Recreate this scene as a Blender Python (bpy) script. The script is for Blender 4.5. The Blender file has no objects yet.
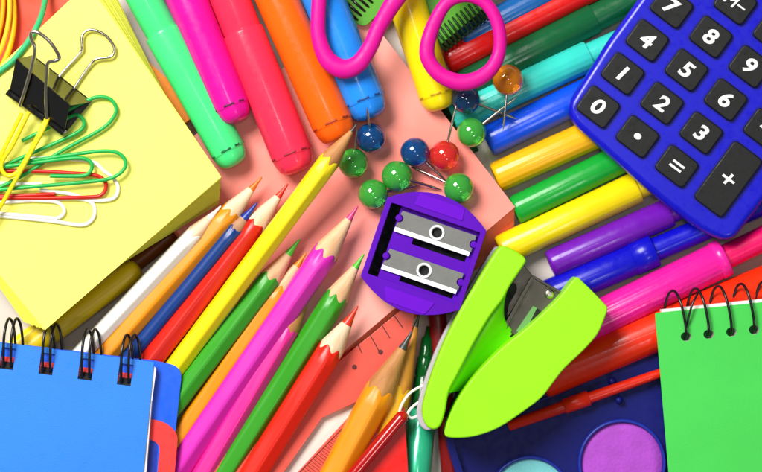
import bpy, math, random
from mathutils import Vector, Matrix
from mathutils.geometry import tessellate_polygon
random.seed(7)
S = 0.00035          # metres for one photo pixel on the table top
D = 2600.0           # camera height in the same units
PI = math.pi
col = bpy.context.scene.collection
sc = bpy.context.scene

def W(px, py, z=0.0):
    k = (D - z) / D
    return Vector(((px - 381) * k, (236 - py) * k, z))

# ------------------------------------------------------------ materials
def lin(h):
    h = h.lstrip('#'); c = [int(h[i:i+2], 16) / 255 for i in (0, 2, 4)]
    return [(x / 12.92 if x <= .04045 else ((x + .055) / 1.055) ** 2.4) for x in c]
MATS = {}
def mat(name, hexc, rough=.4, var=.06, vscale=90, bump=.0, bscale=900, metal=0, trans=0, ior=1.45, coat=0, sss=0, spec=.5, stretch=None, hex2=None, alpha=1, seamless=None):
    if name in MATS: return MATS[name]
    m = bpy.data.materials.new(name); m.use_nodes = True
    nt = m.node_tree; N = nt.nodes; L = nt.links
    b = N['Principled BSDF']
    c = lin(hexc)
    if name.startswith(('plastic', 'lacquer', 'paper_salmon', 'card', 'glass')):
        lu = .3 * c[0] + .59 * c[1] + .11 * c[2]; c = [min(1, max(0.004, lu + (x - lu) * 1.05)) for x in c]
    tc = N.new('ShaderNodeTexCoord'); mp = N.new('ShaderNodeMapping')
    L.new(tc.outputs['Object'], mp.inputs[0])
    if stretch: mp.inputs['Scale'].default_value = stretch
    n = N.new('ShaderNodeTexNoise'); n.inputs['Scale'].default_value = vscale; n.inputs['Detail'].default_value = 5
    L.new(mp.outputs[0], n.inputs['Vector'])
    mx = N.new('ShaderNodeMix'); mx.data_type = 'RGBA'
    c2 = lin(hex2) if hex2 else [x * (1 - 2.2 * var) for x in c]
    mx.inputs[6].default_value = (*[x * (1 + var * .3) if x * (1 + var * .3) < 1 else x for x in c], 1)
    mx.inputs[7].default_value = (*c2, 1)
    rp = N.new('ShaderNodeMapRange'); rp.inputs[1].default_value = .178; rp.inputs[2].default_value = .68
    L.new(n.outputs['Fac'], rp.inputs[0]); L.new(rp.outputs[0], mx.inputs[0])
    L.new(mx.outputs[2], b.inputs['Base Color'])
    n2 = N.new('ShaderNodeTexNoise'); n2.inputs['Scale'].default_value = vscale * 5; n2.inputs['Detail'].default_value = 6
    L.new(mp.outputs[0], n2.inputs['Vector'])
    r2 = N.new('ShaderNodeMapRange'); r2.inputs[1].default_value = .3; r2.inputs[2].default_value = .75; r2.inputs[3].default_value = rough * .8; r2.inputs[4].default_value = min(1, rough * 1.35 + .03)
    L.new(n2.outputs['Fac'], r2.inputs[0]); L.new(r2.outputs[0], b.inputs['Roughness'])
    b.inputs['Metallic'].default_value = metal
    b.inputs['Transmission Weight'].default_value = trans
    b.inputs['IOR'].default_value = ior
    b.inputs['Coat Weight'].default_value = coat; b.inputs['Coat Roughness'].default_value = .05
    b.inputs['Specular IOR Level'].default_value = spec
    if sss:
        b.inputs['Subsurface Weight'].default_value = sss
        b.inputs['Subsurface Radius'].default_value = (1, 1, 1); b.inputs['Subsurface Scale'].default_value = .0015
    if alpha < 1: b.inputs['Alpha'].default_value = alpha
    if bump:
        n3 = N.new('ShaderNodeTexNoise'); n3.inputs['Scale'].default_value = bscale; n3.inputs['Detail'].default_value = 4
        L.new(mp.outputs[0], n3.inputs['Vector'])
        bp = N.new('ShaderNodeBump'); bp.inputs['Strength'].default_value = bump; bp.inputs['Distance'].default_value = .0003
        L.new(n3.outputs['Fac'], bp.inputs['Height']); L.new(bp.outputs[0], b.inputs['Normal'])
    MATS[name] = m
    return m
def plastic(name, h, rough=.28, **k): return mat('plastic_' + name, h, rough, spec=k.pop('spec', .38), var=k.pop('var', .04), bump=k.pop('bump', .02), **k)
def paint(name, h, rough=.33, **k): return mat('lacquer_' + name, h, rough, var=.07, vscale=60, stretch=(.15, 1, 1), bump=.06, bscale=700, **k)
def paper(name, h, rough=.6, **k): return mat('paper_' + name, h, rough, var=k.pop('var', .025), vscale=k.pop('vscale', 60), bump=.12, bscale=2500, spec=.35, **k)
wood_m = mat('sharpened_wood', '#edc9a0', .6, var=.12, vscale=350, stretch=(.12, 1, 1), bump=.35, bscale=1200, hex2='#d8a070')
wood_pale = mat('sharpened_pale_wood', '#f4dcc0', .6, var=.12, vscale=350, stretch=(.12, 1, 1), bump=.35, bscale=1200, hex2='#e0b890')
wood_dark = mat('sharpened_brown_wood', '#c99055', .6, var=.12, vscale=350, stretch=(.12, 1, 1), bump=.35, bscale=1200, hex2='#a86c38')
graphite = mat('graphite', '#4a4a4a', .35, metal=.5)
steel = mat('steel_wire', '#c9c4b4', .2, metal=1, var=.1)
steel_plate = mat('steel_plate', '#5c5850', .3, metal=.9, var=.06, vscale=60, bump=.02)
blade_m = mat('blade_steel', '#7b7b78', .5, metal=.35, var=.05, vscale=200, bump=.12)
edge_m = mat('ground_blade_edge', '#fbfbfd', .5, metal=.0, var=.02)
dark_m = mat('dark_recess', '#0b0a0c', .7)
white_p = plastic('white', '#f4f3ee')
# ------------------------------------------------------------ mesh builder
class MB:
    def __init__(s): s.v = []; s.f = []; s.sm = []
    def add(s, vs, fs, smooth=True):
        o = len(s.v); s.v += [Vector(v) for v in vs]
        s.f += [tuple(i + o for i in f) for f in fs]; s.sm += [smooth] * len(fs)
        return s
    def rings(s, rings, cap0=True, cap1=True, smooth=True, closed=False):
        n = len(rings[0]); vs = [p for r in rings for p in r]; fs = []
        m = len(rings)
        for i in range(m if closed else m - 1):
            a, b = i * n, ((i + 1) % m) * n
            for j in range(n): fs.append((a + j, a + (j + 1) % n, b + (j + 1) % n, b + j))
        s.add(vs, fs, smooth)
        if not closed:
            if cap0: s.add(rings[0], [tuple(range(n))[::-1]], False)
            if cap1: s.add(rings[-1], [tuple(range(n))], False)
        return s
    def lathe(s, prof, n=40, ribs=0, amp=0, x0=0, sgn=1, ang0=0, cap0=True, cap1=True, smooth=True):
        R = []
        for t, r in prof:
            ring = []
            for j in range(n):
                a = 2 * PI * j / n
                rr = r * (1 + amp * math.cos(ribs * a)) if ribs else r
                ring.append((x0 + sgn * t, rr * math.cos(a), rr * math.sin(a)))
            R.append(ring)
        return s.rings(R, cap0 and prof[0][1] > 1e-4, cap1 and prof[-1][1] > 1e-4, smooth)
    def tube(s, pts, r, n=10, closed=False, flat=1.0, wide=1.0):
        P = [Vector(p) for p in pts]; m = len(P); R = []
        rr = r if isinstance(r, (list, tuple)) else [r] * m
        for i in range(m):
            a = P[(i - 1) % m] if (closed or i > 0) else P[i]
            b = P[(i + 1) % m] if (closed or i < m - 1) else P[i]
            t = (b - a).normalized()
            up = Vector((0, 0, 1)) if abs(t.z) < .95 else Vector((0, 1, 0))
            u = t.cross(up).normalized(); w = u.cross(t).normalized()
            R.append([P[i] + (u * math.cos(2 * PI * j / n) * wide + w * math.sin(2 * PI * j / n) * flat) * rr[i] for j in range(n)])
        return s.rings(R, closed=closed)
    def prism(s, poly, z0, z1, holes=(), smooth=False):
        """poly in world xy (Vectors); straight sides"""
        def area(p): return sum(p[i][0] * p[(i + 1) % len(p)][1] - p[(i + 1) % len(p)][0] * p[i][1] for i in range(len(p)))
        loops = [list(poly) if area(poly) > 0 else list(poly)[::-1]]
        loops += [(list(h) if area(h) < 0 else list(h)[::-1]) for h in holes]
        if holes:
            tris = tessellate_polygon([[Vector((p[0], p[1], 0)) for p in l] for l in loops])
        else: tris = [tuple(range(len(loops[0])))]
        flat = [p for l in loops for p in l]; n = len(flat)
        vs = [(p[0], p[1], z0) for p in flat] + [(p[0], p[1], z1) for p in flat]
        fs = []
        for t in tris:
            a = sum((flat[t[i]][0] * flat[t[(i + 1) % len(t)]][1] - flat[t[(i + 1) % len(t)]][0] * flat[t[i]][1]) for i in range(len(t)))
            t = tuple(t) if a > 0 else tuple(t)[::-1]
            fs.append(tuple(i + n for i in t)); fs.append(tuple(i for i in t[::-1]))
        o = 0
        for l in loops:
            k = len(l)
            for i in range(k): fs.append((o + i, o + (i + 1) % k, o + (i + 1) % k + n, o + i + n))
            o += k
        return s.add(vs, fs, smooth)
    def sphere(s, c, r, nu=32, nv=20):
        c = Vector(c); R = []
        for i in range(1, nv):
            ph = PI * i / nv
            R.append([c + Vector((r * math.sin(ph) * math.cos(2 * PI * j / nu), r * math.sin(ph) * math.sin(2 * PI * j / nu), -r * math.cos(ph))) for j in range(nu)])
        s.rings(R, False, False)
        o = len(s.v); s.v += [c + Vector((0, 0, -r)), c + Vector((0, 0, r))]
        b = o - nu * (nv - 1)
        for j in range(nu):
            s.f.append((o, b + (j + 1) % nu, b + j)); s.f.append((o + 1, o - nu + j, o - nu + (j + 1) % nu)); s.sm += [True, True]
        return s

INV = {}
def mkobj(name, mb, m, parent=None, inv=None, bevel=0, segs=3, local=False):
    """verts are in photo units; world ones are moved into the frame of the thing"""
    me = bpy.data.meshes.new(name)
    if local or inv is None: vs = [v * S for v in mb.v]
    else: vs = [(inv @ v) * S for v in mb.v]
    me.from_pydata([tuple(v) for v in vs], [], mb.f); me.update()
    for i, p in enumerate(me.polygons): p.use_smooth = mb.sm[i]
    me.materials.append(m)
    o = bpy.data.objects.new(name, me); col.objects.link(o)
    if parent: o.parent = parent
    if bevel:
        for p in me.polygons: p.use_smooth = True
        bv = o.modifiers.new('bevel', 'BEVEL'); bv.width = bevel * S; bv.segments = segs; bv.limit_method = 'ANGLE'; bv.angle_limit = math.radians(35)
        bv.harden_normals = True
    return o
def thing(name, label, cat, M, group=None):
    """M: 4x4 in photo units"""
    o = bpy.data.objects.new(name, None); col.objects.link(o)
    o.empty_display_size = .005
    T = M.copy(); T.translation = M.translation * S
    o.matrix_world = T
    o['label'] = label; o['category'] = cat
    if group: o['group'] = group
    INV[o.name] = M.inverted()
    return o
def at(v): return Matrix.Translation(Vector(v))
def part(name, mb, m, root, parent=None, **k):
    return mkobj(name, mb, m, parent or root, INV[root.name], **k)
def solo(name, label, cat, mb, m, base, group=None, **k):
    o = mkobj(name, mb, m, None, at(base).inverted(), **k)
    o.location = Vector(base) * S
    o['label'] = label; o['category'] = cat
    if group: o['group'] = group
    return o
def struct(name, mb, m, **k):
    o = mkobj(name, mb, m, local=True, **k); o['kind'] = 'structure'; return o
def frame_x(a, b):
    """frame with origin a whose +X points to b, z kept upward"""
    x = (b - a).normalized(); y = Vector((0, 0, 1)).cross(x).normalized(); z = x.cross(y)
    M = Matrix((x, y, z)).transposed().to_4x4(); M.translation = a
    return M
def catmull(P, k=6, closed=False):
    P = [Vector(p) for p in P]; n = len(P); out = []
    rng = n if closed else n - 1
    for i in range(rng):
        p0 = P[(i - 1) % n] if (closed or i > 0) else P[i]; p1 = P[i]; p2 = P[(i + 1) % n]
        p3 = P[(i + 2) % n] if (closed or i < n - 2) else p2
        for j in range(k):
            t = j / k
            out.append(.5 * ((2 * p1) + (p2 - p0) * t + (2 * p0 - 5 * p1 + 4 * p2 - p3) * t * t + (3 * p1 - p0 - 3 * p2 + p3) * t ** 3))
    if not closed: out.append(P[-1])
    return out
def poly(pts, z): return [W(x, y, z).to_2d() for x, y in pts]
def rpoly(P, r, k=6):
    """polygon with rounded corners"""
    n = len(P); out = []; rs = r if isinstance(r, (list, tuple)) else [r] * n
    for i in range(n):
        p = Vector(P[i][:2]); a = Vector(P[i - 1][:2]); b = Vector(P[(i + 1) % n][:2])
        u = (a - p); v = (b - p); d = min(rs[i], u.length * .48, v.length * .48)
        if d <= 0: out.append(p); continue
        A = p + u.normalized() * d; B = p + v.normalized() * d
        for j in range(k + 1):
            t = j / k; out.append((1 - t) ** 2 * A + 2 * t * (1 - t) * p + t * t * B)
    return out
def smoothpoly(pts, z, k=5): return [v.to_2d() for v in catmull([W(x, y, z) for x, y in pts], k, True)]
def circle(c, r, n=24): return [Vector((c[0] + r * math.cos(2 * PI * i / n), c[1] + r * math.sin(2 * PI * i / n))) for i in range(n)]

# ------------------------------------------------------------ table
tb = MB(); tb.add([(-2500, -2500, 0), (2500, -2500, 0), (2500, 2500, 0), (-2500, 2500, 0)], [(0, 1, 2, 3)], False)
struct('table_top', tb, mat('table_white_laminate', '#d6ccc0', .5, var=.04, vscale=8, bump=.05))

# ------------------------------------------------------------ pencils
PG = 'sharpened coloured pencils fanned at lower left'
def pencil(label, tip, p2, r, body, lead, L=500, wood=wood_m, k=.235, lead_len=16, roll=0, hexa=True, group=PG, cat='pencil', name='coloured_pencil', leadm=None):
    a = W(*tip); b = W(*p2); d = (b - a).normalized(); tail = a + d * L
    root = thing(name, label, cat, frame_x(tail, a), group)
    n = 60; rnd = random.Random(int(tip[0] * 31 + tip[1]))
    ph = [rnd.random() * 6 for _ in range(3)]
    def rad(th):
        if not hexa: return r
        q = ((th + roll) % (PI / 3)) - PI / 6
        ri = r * .93 / math.cos(q); lim = r * 1.005
        return ri if ri < lim else lim + (ri - lim) * .35
    A = [2 * PI * j / n for j in range(n)]
    def ring(tf, rf): return [(L - tf(a), rf(a) * math.cos(a), rf(a) * math.sin(a)) for a in A]
    def tb(a): return rad(a) / k + .9 * math.sin(3 * a + ph[0]) + .8 * math.sin(7 * a + ph[1]) + .7 * math.sin(11 * a + ph[2])
    m = MB()
    R = [ring(tb, lambda a: rad(a) - .4), ring(lambda a: tb(a) + .5, rad), ring(lambda a: r / k + 16, rad)]
    for q in (.25, .5, .75): R.append(ring(lambda a: r / k + 16 + (L - r / k - 16) * q, rad))
    R += [ring(lambda a: L - 1.5, rad), ring(lambda a: L, lambda a: rad(a) * .9)]
    m.rings(R, False, True)
    part('barrel', m, body, root, local=True)
    m = MB(); R = []
    for i in range(8):
        q = i / 7
        R.append(ring(lambda a: lead_len + (tb(a) + 1.2 - lead_len) * q, lambda a: min(rad(a) - .5, (lead_len + (tb(a) + 1.2 - lead_len) * q) * k)))
    m.rings(R, False, False); part('wood_collar', m, wood, root, local=True)
    m = MB(); m.lathe([(-.2, .01), (.2, .7), (1.5, 1.1), (lead_len * .5, lead_len * .5 * k), (lead_len + .3, lead_len * k + .02)], 24, x0=L, sgn=-1)
    part('lead', m, leadm or lead, root, local=True)
    return root
ZT = 46
def pz(x0, y0, x1, y1, r, zt=ZT, zf=None):
    """tip height zt, second point height so that the tail rests on the table"""
    return (x0, y0, zt), (x1, y1, zt - (zt - r) * math.hypot(x1 - x0, y1 - y0) / 420)
P_ = paint
def pen(label, x0, y0, x1, y1, r, body, lead, zt=ZT, **k):
    t, q = pz(x0, y0, x1, y1, r, zt); return pencil(label, t, q, r, body, lead, **k)
pen('white pencil showing as a white strip left of the orange pencil', 221, 206, 132, 300, 9, P_('white', '#fbfaf2'), P_('white', '#fbfaf2'), 52, wood=wood_pale, roll=.3)
pen('orange pencil with a pale wood tip close to the yellow sticky pad', 262, 177, 154, 300, 11, P_('orange', '#f59a1c'), P_('orange_lead', '#f0781a'), 50, roll=.25, wood=wood_pale)
pen('thin navy pencil with a blue point between the orange and red pencils', 257, 203, 177, 300, 7.6, P_('navy', '#0d3c84'), P_('blue_lead', '#16389e'), 50, hexa=False, wood=mat('brown_wood', '#b98a68', .6, var=.1, vscale=300, bump=.2), lead_len=20)
pen('red pencil with a cream wood tip left of the yellow pencil', 288, 184, 198, 300, 12, P_('red', '#d52a1c'), P_('red_lead', '#e4402c'), 47, wood=wood_pale, roll=.6)
pen('long yellow pencil whose tip reaches the green pin ball', 357, 124, 224, 302, 10.5, P_('yellow', '#ffe61a'), graphite, 88, wood=wood_dark, roll=.25, lead_len=9)
pen('green pencil with a bright green point right of the yellow pencil', 300, 239, 214, 352, 11.3, P_('green', '#3da02c'), P_('light_green_lead', '#5cc83a'), 46, roll=.5, lead_len=19)
pen('thin orange pencil mostly hidden beneath the magenta pencil', 306, 253, 239, 350, 10, P_('amber', '#f3951f'), P_('amber_lead', '#f3951f'), 40, roll=.1)
pen('long magenta pencil with a pink point in the middle of the fan', 358, 206, 259, 350, 13.5, P_('magenta', '#dc34b6'), P_('pink_lead', '#e24a86'), 55, roll=.35, wood=wood_m)
pen('hot pink pencil tucked along the right side of the magenta pencil', 313, 287, 276, 350, 11.5, P_('hot_pink', '#ee3799'), P_('pink2_lead', '#e24a86'), 42, roll=.2, wood=wood_dark)
pen('green pencil left of the red pencil with its tip at the purple sharpener', 364, 254, 303, 350, 12, P_('green', '#3da02c'), P_('light_green_lead', '#5cc83a'), 48, roll=.05, wood=wood_m)
pen('bright red pencil with a cream tip lying on the red set square', 358, 306, 299, 400, 13.5, P_('bright_red', '#ee2f1e'), P_('red_lead', '#e4402c'), 52, roll=.4, wood=wood_pale, k=.265, lead_len=21)
pen('deep red pencil squeezed between the bright red pencil and the set square', 362, 330, 315, 400, 11.5, P_('deep_red', '#d8281c'), P_('deep_red', '#d8281c'), 20, roll=.15, wood=P_('deep_red', '#d8281c'), k=.3)
# graphite pencils right of the set square
pen('thick orange pencil with a graphite point and dark wood cone', 412, 331, 347, 452, 15.5, P_('orange_warm', '#f79a22'), graphite, 44, roll=.3, wood=wood_dark, lead_len=20, k=.23, group='graphite pencils below the sharpener')
pen('yellow gold pencil lying behind the thick orange pencil', 420, 311, 388, 430, 13, P_('gold', '#ecb41c'), graphite, 30, roll=.1, wood=mat('amber_wood', '#d08a2a', .5, var=.1, vscale=300, bump=.2), lead_len=16, k=.16, group='graphite pencils below the sharpener')
# shadowed ones below the yellow pad
def crayon(label, x0, y0, x1, y1, r, m, z=None, L=300, group=None, tipm=None, name='crayon'):
    z = z or r + .5
    a, b = W(x0, y0, z), W(x1, y1, z); tail = a + (b - a).normalized() * L
    root = thing(name, label, 'crayon', frame_x(tail, a), group)
    m1 = MB().lathe([(r * 1.2, r), (L * .5, r), (L - 1, r), (L, r * .9)], 40, x0=L, sgn=-1); part('barrel', m1, m, root, local=True)
    m2 = MB().lathe([(0, .01), (.3, r * .35), (1.5, r * .62), (4, r * .84), (r * .8, r * .97), (r * 1.2, r)], 40, x0=L, sgn=-1); part('rounded_end', m2, tipm or m, root, local=True)
    return root
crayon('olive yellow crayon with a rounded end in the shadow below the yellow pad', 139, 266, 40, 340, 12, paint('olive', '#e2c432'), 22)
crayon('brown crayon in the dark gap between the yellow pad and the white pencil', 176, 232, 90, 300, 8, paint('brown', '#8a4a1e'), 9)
crayon('yellow crayon whose end shows under the lowest corner of the yellow pad', 50, 322, 0, 358, 9, paint('yellow', '#ffe61a'), 10)
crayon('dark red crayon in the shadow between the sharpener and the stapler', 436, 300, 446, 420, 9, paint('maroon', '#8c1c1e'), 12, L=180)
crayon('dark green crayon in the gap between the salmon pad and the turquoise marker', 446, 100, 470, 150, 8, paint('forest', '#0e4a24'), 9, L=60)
crayon('thin red crayon lying across the gold pencil near the bottom edge', 406, 412, 352, 476, 6.5, plastic('crimson', '#b01012', .15, coat=.6), 48, L=150)

# ------------------------------------------------------------ markers
def frame_marker(label, end, p2, L, name='felt_tip_marker', group=None, cat='marker'):
    a = W(*end); b = W(*p2)
    return thing(name, label, cat, frame_x(a, b), group), a
GA = 'fat pastel highlighters pointing down from the top edge'
def dome_marker(label, end, p2, r, m, mb_, seam, L=380, r2=None, step=-1.5, slotc='#303838'):
    root, a = frame_marker(label, end, p2, L, 'highlighter_marker', GA)
    r2 = r2 or r; c0 = r * .85
    q = lambda t: r + (r2 - r) * min(1, t / 160)
    dome = [(0, .01), (.15, r * .3), (.9, r * .5), (2.6, r * .68), (5.2, r * .8), (c0 * .62, r * .9), (c0 * .95, r * .955)]
    part('end_plug', MB().lathe(dome, 64, 7, .018, cap1=False), m, root, local=True)
    mm = MB().lathe([(c0 * .93, r * .93), (c0, q(0) * .985), (c0 + 2, q(0)), (c0 + 2 + 40, q(42)), (c0 + 80, q(80)), (seam - 2, q(seam)), (seam, q(seam) * .985)], 64)
    part('cap', mm, m, root, local=True)
    part('barrel', MB().lathe([(seam - 1, q(seam) * .93), (seam + .8, q(seam) + step - .6), (seam + 3, q(seam) + step), (seam + 80, q(seam + 80) + step), (L - 2, r2 + step), (L, r2 * .9)], 64), mb_, root, local=True)
    sl = MB()
    for k in range(7):
        a0 = 2 * PI * k / 7 + .3; R = []
        for j in range(9):
            aa = a0 + (j / 8) * (.62 if k % 2 else .34); rr = q(0)
            R.append([(c0 + .6, (rr + .12) * math.cos(aa), (rr + .12) * math.sin(aa)), (c0 + 2.5 + .5 * math.sin(j), (rr + .12) * math.cos(aa), (rr + .12) * math.sin(aa)),
                      (c0 + 2.5 + .5 * math.sin(j), (rr - 2) * math.cos(aa), (rr - 2) * math.sin(aa)), (c0 + .6, (rr - 2) * math.cos(aa), (rr - 2) * math.sin(aa))])
        sl.rings(R)
    part('vent_slots', sl, mat('slot_' + m.name, slotc, .6), root, local=True)
    return root
def slope(x, y, dx, dy, t): return x + dx * t, y + dy * t
kw = dict(rough=.24, coat=.15, sss=.15)
dome_marker('mint green highlighter nearest the yellow pad', (236, 165, 48), (156, 20, 50), 17.5, plastic('mint', '#55e88a', **kw), plastic('mint', '#55e88a', **kw), 148, r2=19, step=-2, slotc='#10663a')
dome_marker('magenta highlighter between the mint and coral ones', (238, 122, 56), (192, 12, 52), 18.2, plastic('magenta', '#e3259a', **kw), plastic('magenta', '#e3259a', **kw), 190, r2=21, slotc='#5a1440')
dome_marker('coral red highlighter with pink sheen, second from the orange end', (299, 172, 51), (235, 12, 52), 21, plastic('coral', '#f23c5a', **kw), plastic('coral', '#f23c5a', **kw), 148, r2=20.5, slotc='#a01830')
dome_marker('orange highlighter between the coral and blue ones', (341, 141, 54), (282, 10, 52), 21, plastic('orange', '#fb6a12', **kw), plastic('orange', '#fb6a12', **kw), 200, r2=20.5, slotc='#a8340c')
dome_marker('blue highlighter under the left scissor handle', (372, 118, 53), (328, 10, 52), 20.5, plastic('azure', '#2f8cf0', **kw), plastic('azure_dark', '#1c56d8', **kw), 150, r2=20.5, slotc='#123c88')
dome_marker('yellow highlighter between the two scissor handles', (441, 110, 40), (406, 0, 44), 17.5, plastic('yellow', '#ffe21c', **kw), plastic('amber', '#f09a1c', **kw), 115, r2=19, slotc='#d0a010')

GB = 'felt tip markers lying in rows at the right'
def cap_marker(label, end, p2, r, m, Lc=150, L=360, m2=None, ribs=22, amp=.003, r2=None, collar=None, group=GB):
    root, a = frame_marker(label, end, p2, L, 'felt_tip_marker', group)
    m2 = m2 or m; r2 = r2 or r * .84; r = r + .9
    part('cap', MB().lathe([(2.0, .01), (2.0, r * .62), (.2, r * .7), (0, r * .8), (.6, r * .9), (2.2, r * .965), (5, r), (Lc * .5, r), (Lc - 1.2, r * 1.01), (Lc, r * .97)], 88, ribs, amp), m, root, local=True)
    if collar:
        part('cap_collar', MB().lathe([(Lc - collar, r), (Lc - collar + .6, r + 1.1), (Lc - 1, r + 1.1), (Lc + .4, r + .3), (Lc + .4, r2)], 60), m, root, local=True)
    part('barrel', MB().lathe([(Lc - 1, r2), (Lc + 60, r2), (L - 3, r2), (L, r2 * .85)], 60), m2, root, local=True)
    return root
kb = dict(rough=.27, coat=.12)
cap_marker('dark red marker seen through the right scissor handle', (446, 62, 15), (570, 0, 15), 14, plastic('red', '#d0201c', **kb), 55, r2=13.6)
cap_marker('steel blue marker above the dark red one at the top edge', (462, 40, 14.5), (560, -12, 14.5), 13.5, plastic('steel_blue', '#155a9c', **kb))
cap_marker('dark green marker between the red and turquoise ones', (462, 86, 15), (560, 36, 15), 14.6, plastic('bottle_green', '#0d5a34', **kb), 148, r2=14)
cap_marker('turquoise marker under the orange ball pin', (452, 118, 15), (560, 69, 15), 15, plastic('turquoise', '#45cfc0', **kb), ribs=18, amp=.007)
cap_marker('royal blue marker with its flat end beside the green pin', (487, 142, 15), (560, 107, 15), 15, plastic('royal', '#1650e0', **kb))
cap_marker('amber yellow marker with its flat end at the red pad', (495, 178, 15), (580, 140, 15), 14.5, plastic('amber_yellow', '#f5b81c', **kb), ribs=18, amp=.008)
cap_marker('leaf green marker touching the corner of the red pad', (514, 211, 15), (600, 169, 15), 13.8, plastic('leaf', '#1ea03a', **kb))
cap_marker('bright yellow marker coming out from under the stapler top', (500, 251, 15), (590, 209, 15), 14.8, plastic('lemon', '#f7dc12', **kb))
cap_marker('purple marker whose flat end points at the stapler opening', (550, 265, 15), (650, 221, 15), 13.6, plastic('purple', '#6e1cac', **kb), 130)
cap_marker('dark blue marker with a cap collar beside the pink marker', (545, 297, 16), (645, 254, 16), 15, plastic('deep_blue', '#0c14ba', **kb), 118, collar=24, r2=12)
cap_marker('hot pink marker with its cap mouth beside the calculator corner', (560, 338, 21), (652, 293, 21), 17.5, plastic('pink', '#f02f9c', **kb), 182, r2=12.5, m2=plastic('rose', '#ea2268', **kb), collar=10, amp=.01)
cap_marker('orange red marker along the upper rim of the navy paint palette', (540, 380, 20), (645, 336, 20), 19, plastic('vermilion', '#ee3a12', **kb), 300, 420)
cap_marker('navy marker end at the top left beside the yellow rubber bands', (19, 14, 14), (5, -60, 14), 7, plastic('navy_dark', '#101858', **kb), group=None)

# ------------------------------------------------------------ green glitter pen
root, _ = frame_marker('teal green pen with a dark green see-through tip left of the stapler', (428, 326, 14), (419, 450, 17), 300, 'gel_pen', None, 'pen')
gt = plastic('green_glass', '#0f7a34', .1, trans=.6)
part('tip', MB().lathe([(0, .01), (.3, 1.6), (10, 3), (12, 5.5), (30, 7)], 30), gt, root, local=True)
part('grip', MB().lathe([(30, 7.2), (33, 8.8), (48, 9.6), (50, 8.8), (52, 10), (82, 11.5)], 40), gt, root, local=True)
part('barrel', MB().lathe([(82, 11.6), (84, 14), (160, 14), (297, 14), (300, 12)], 60), mat('teal_metallic', '#30bc8c', .2, metal=.2, coat=.8), root, local=True)

# ------------------------------------------------------------ pads of notes
def pad(name, label, top, bot, z0, z1, n, m, mtop, jit=.5, corner=1.0, group=None):
    c = sum((W(x, y, z0) for x, y in bot), Vector()) / 4
    c.z = z0
    root = thing(name, label, 'sticky notes', at(c), group)
    mb = MB(); rnd = random.Random(3); T = [W(x, y, z1) for x, y in top]; B = [W(x, y, z0) for x, y in bot]
    for i in range(n):
        f = i / n; g = (i + .86) / n
        dx, dy = rnd.uniform(-jit, jit), rnd.uniform(-jit, jit)
        P = [B[k].lerp(T[k], (i + .5) / n) + Vector((dx, dy, 0)) for k in range(4)]
        za = z0 + (z1 - z0) * f; zb = z0 + (z1 - z0) * g
        mb.prism(rpoly([p.to_2d() for p in P], corner, 2), za, zb)
        q = [p.to_2d() * .0 for p in P]
        ctr = sum((p for p in P), Vector()) / 4
        if i < n - 1:
            mb.prism([ (ctr + (p - ctr) * .993).to_2d() for p in P], zb, z0 + (z1 - z0) * (i + 1) / n)
    part('sheet_stack', mb, m, root)
    t = MB(); g = 3
    A = [W(x, y, z1) for x, y in top]; N = 16; vs = []; fs = []
    for j in range(N + 1):
        for i in range(N + 1):
            u, v = i / N, j / N
            p = (A[0] * (1 - u) + A[1] * u) * (1 - v) + (A[3] * (1 - u) + A[2] * u) * v
            vs.append((p.x, p.y, z1 + .35))
    for j in range(N):
        for i in range(N): fs.append((j * (N + 1) + i, j * (N + 1) + i + 1, (j + 1) * (N + 1) + i + 1, (j + 1) * (N + 1) + i)[::-1])
    t.add(vs, fs, True); part('top_sheet', t, mtop, root)
    return root
red_glow_m = mat('paper_salmon', '#ee6450', .42, var=.03, vscale=11, bump=.05, bscale=2500, hex2='#f5a699', spec=.6)  # pale pink second colour imitates the glow of light on the pad
pad('sticky_note_pad', 'salmon red note pad in the middle carrying the ball pins', [(362, 8), (515, 207), (312, 378), (132, 183)], [(362, 14), (514, 240), (312, 400), (132, 187)], 0, 30, 26, mat('paper_salmon_side', '#f27448', .5, var=.05), red_glow_m, .25)
pad('sticky_note_pad', 'small orange note pad peeking out under the right edge of the yellow pad', [(144, 58), (201, 110), (78, 212), (32, 160)], [(144, 60), (201, 112), (78, 214), (32, 160)], 0, 30, 18, mat('paper_orange', '#f08a1e', .55, var=.05), mat('paper_orange', '#f08a1e', .55), .3)
ylt = mat('paper_lemon', '#fffb72', .55, var=.012, vscale=20, bump=.05, bscale=2500, spec=.3)
pad('sticky_note_pad', 'big pale yellow note pad under the binder clip', [(88, -17), (221, 177), (45, 330), (-97, 157)], [(112, -14), (219, 205), (24, 322), (-98, 148)], 31, 74, 30, mat('paper_lime_side', '#eee84a', .6, var=.05), ylt, .8)
crd = MB().prism(rpoly(poly([(12, -90), (125, -90), (62, 90), (-30, 100)], 10), 2), 0, 24)
o = solo('notebook_cover', 'orange red card cover under the green rubber band at top left', 'card', crd, mat('card_orange_red', '#e2501c', .5, var=.06, vscale=30, hex2='#cf3a22'), W(20, 0, 0), bevel=.6)

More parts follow.
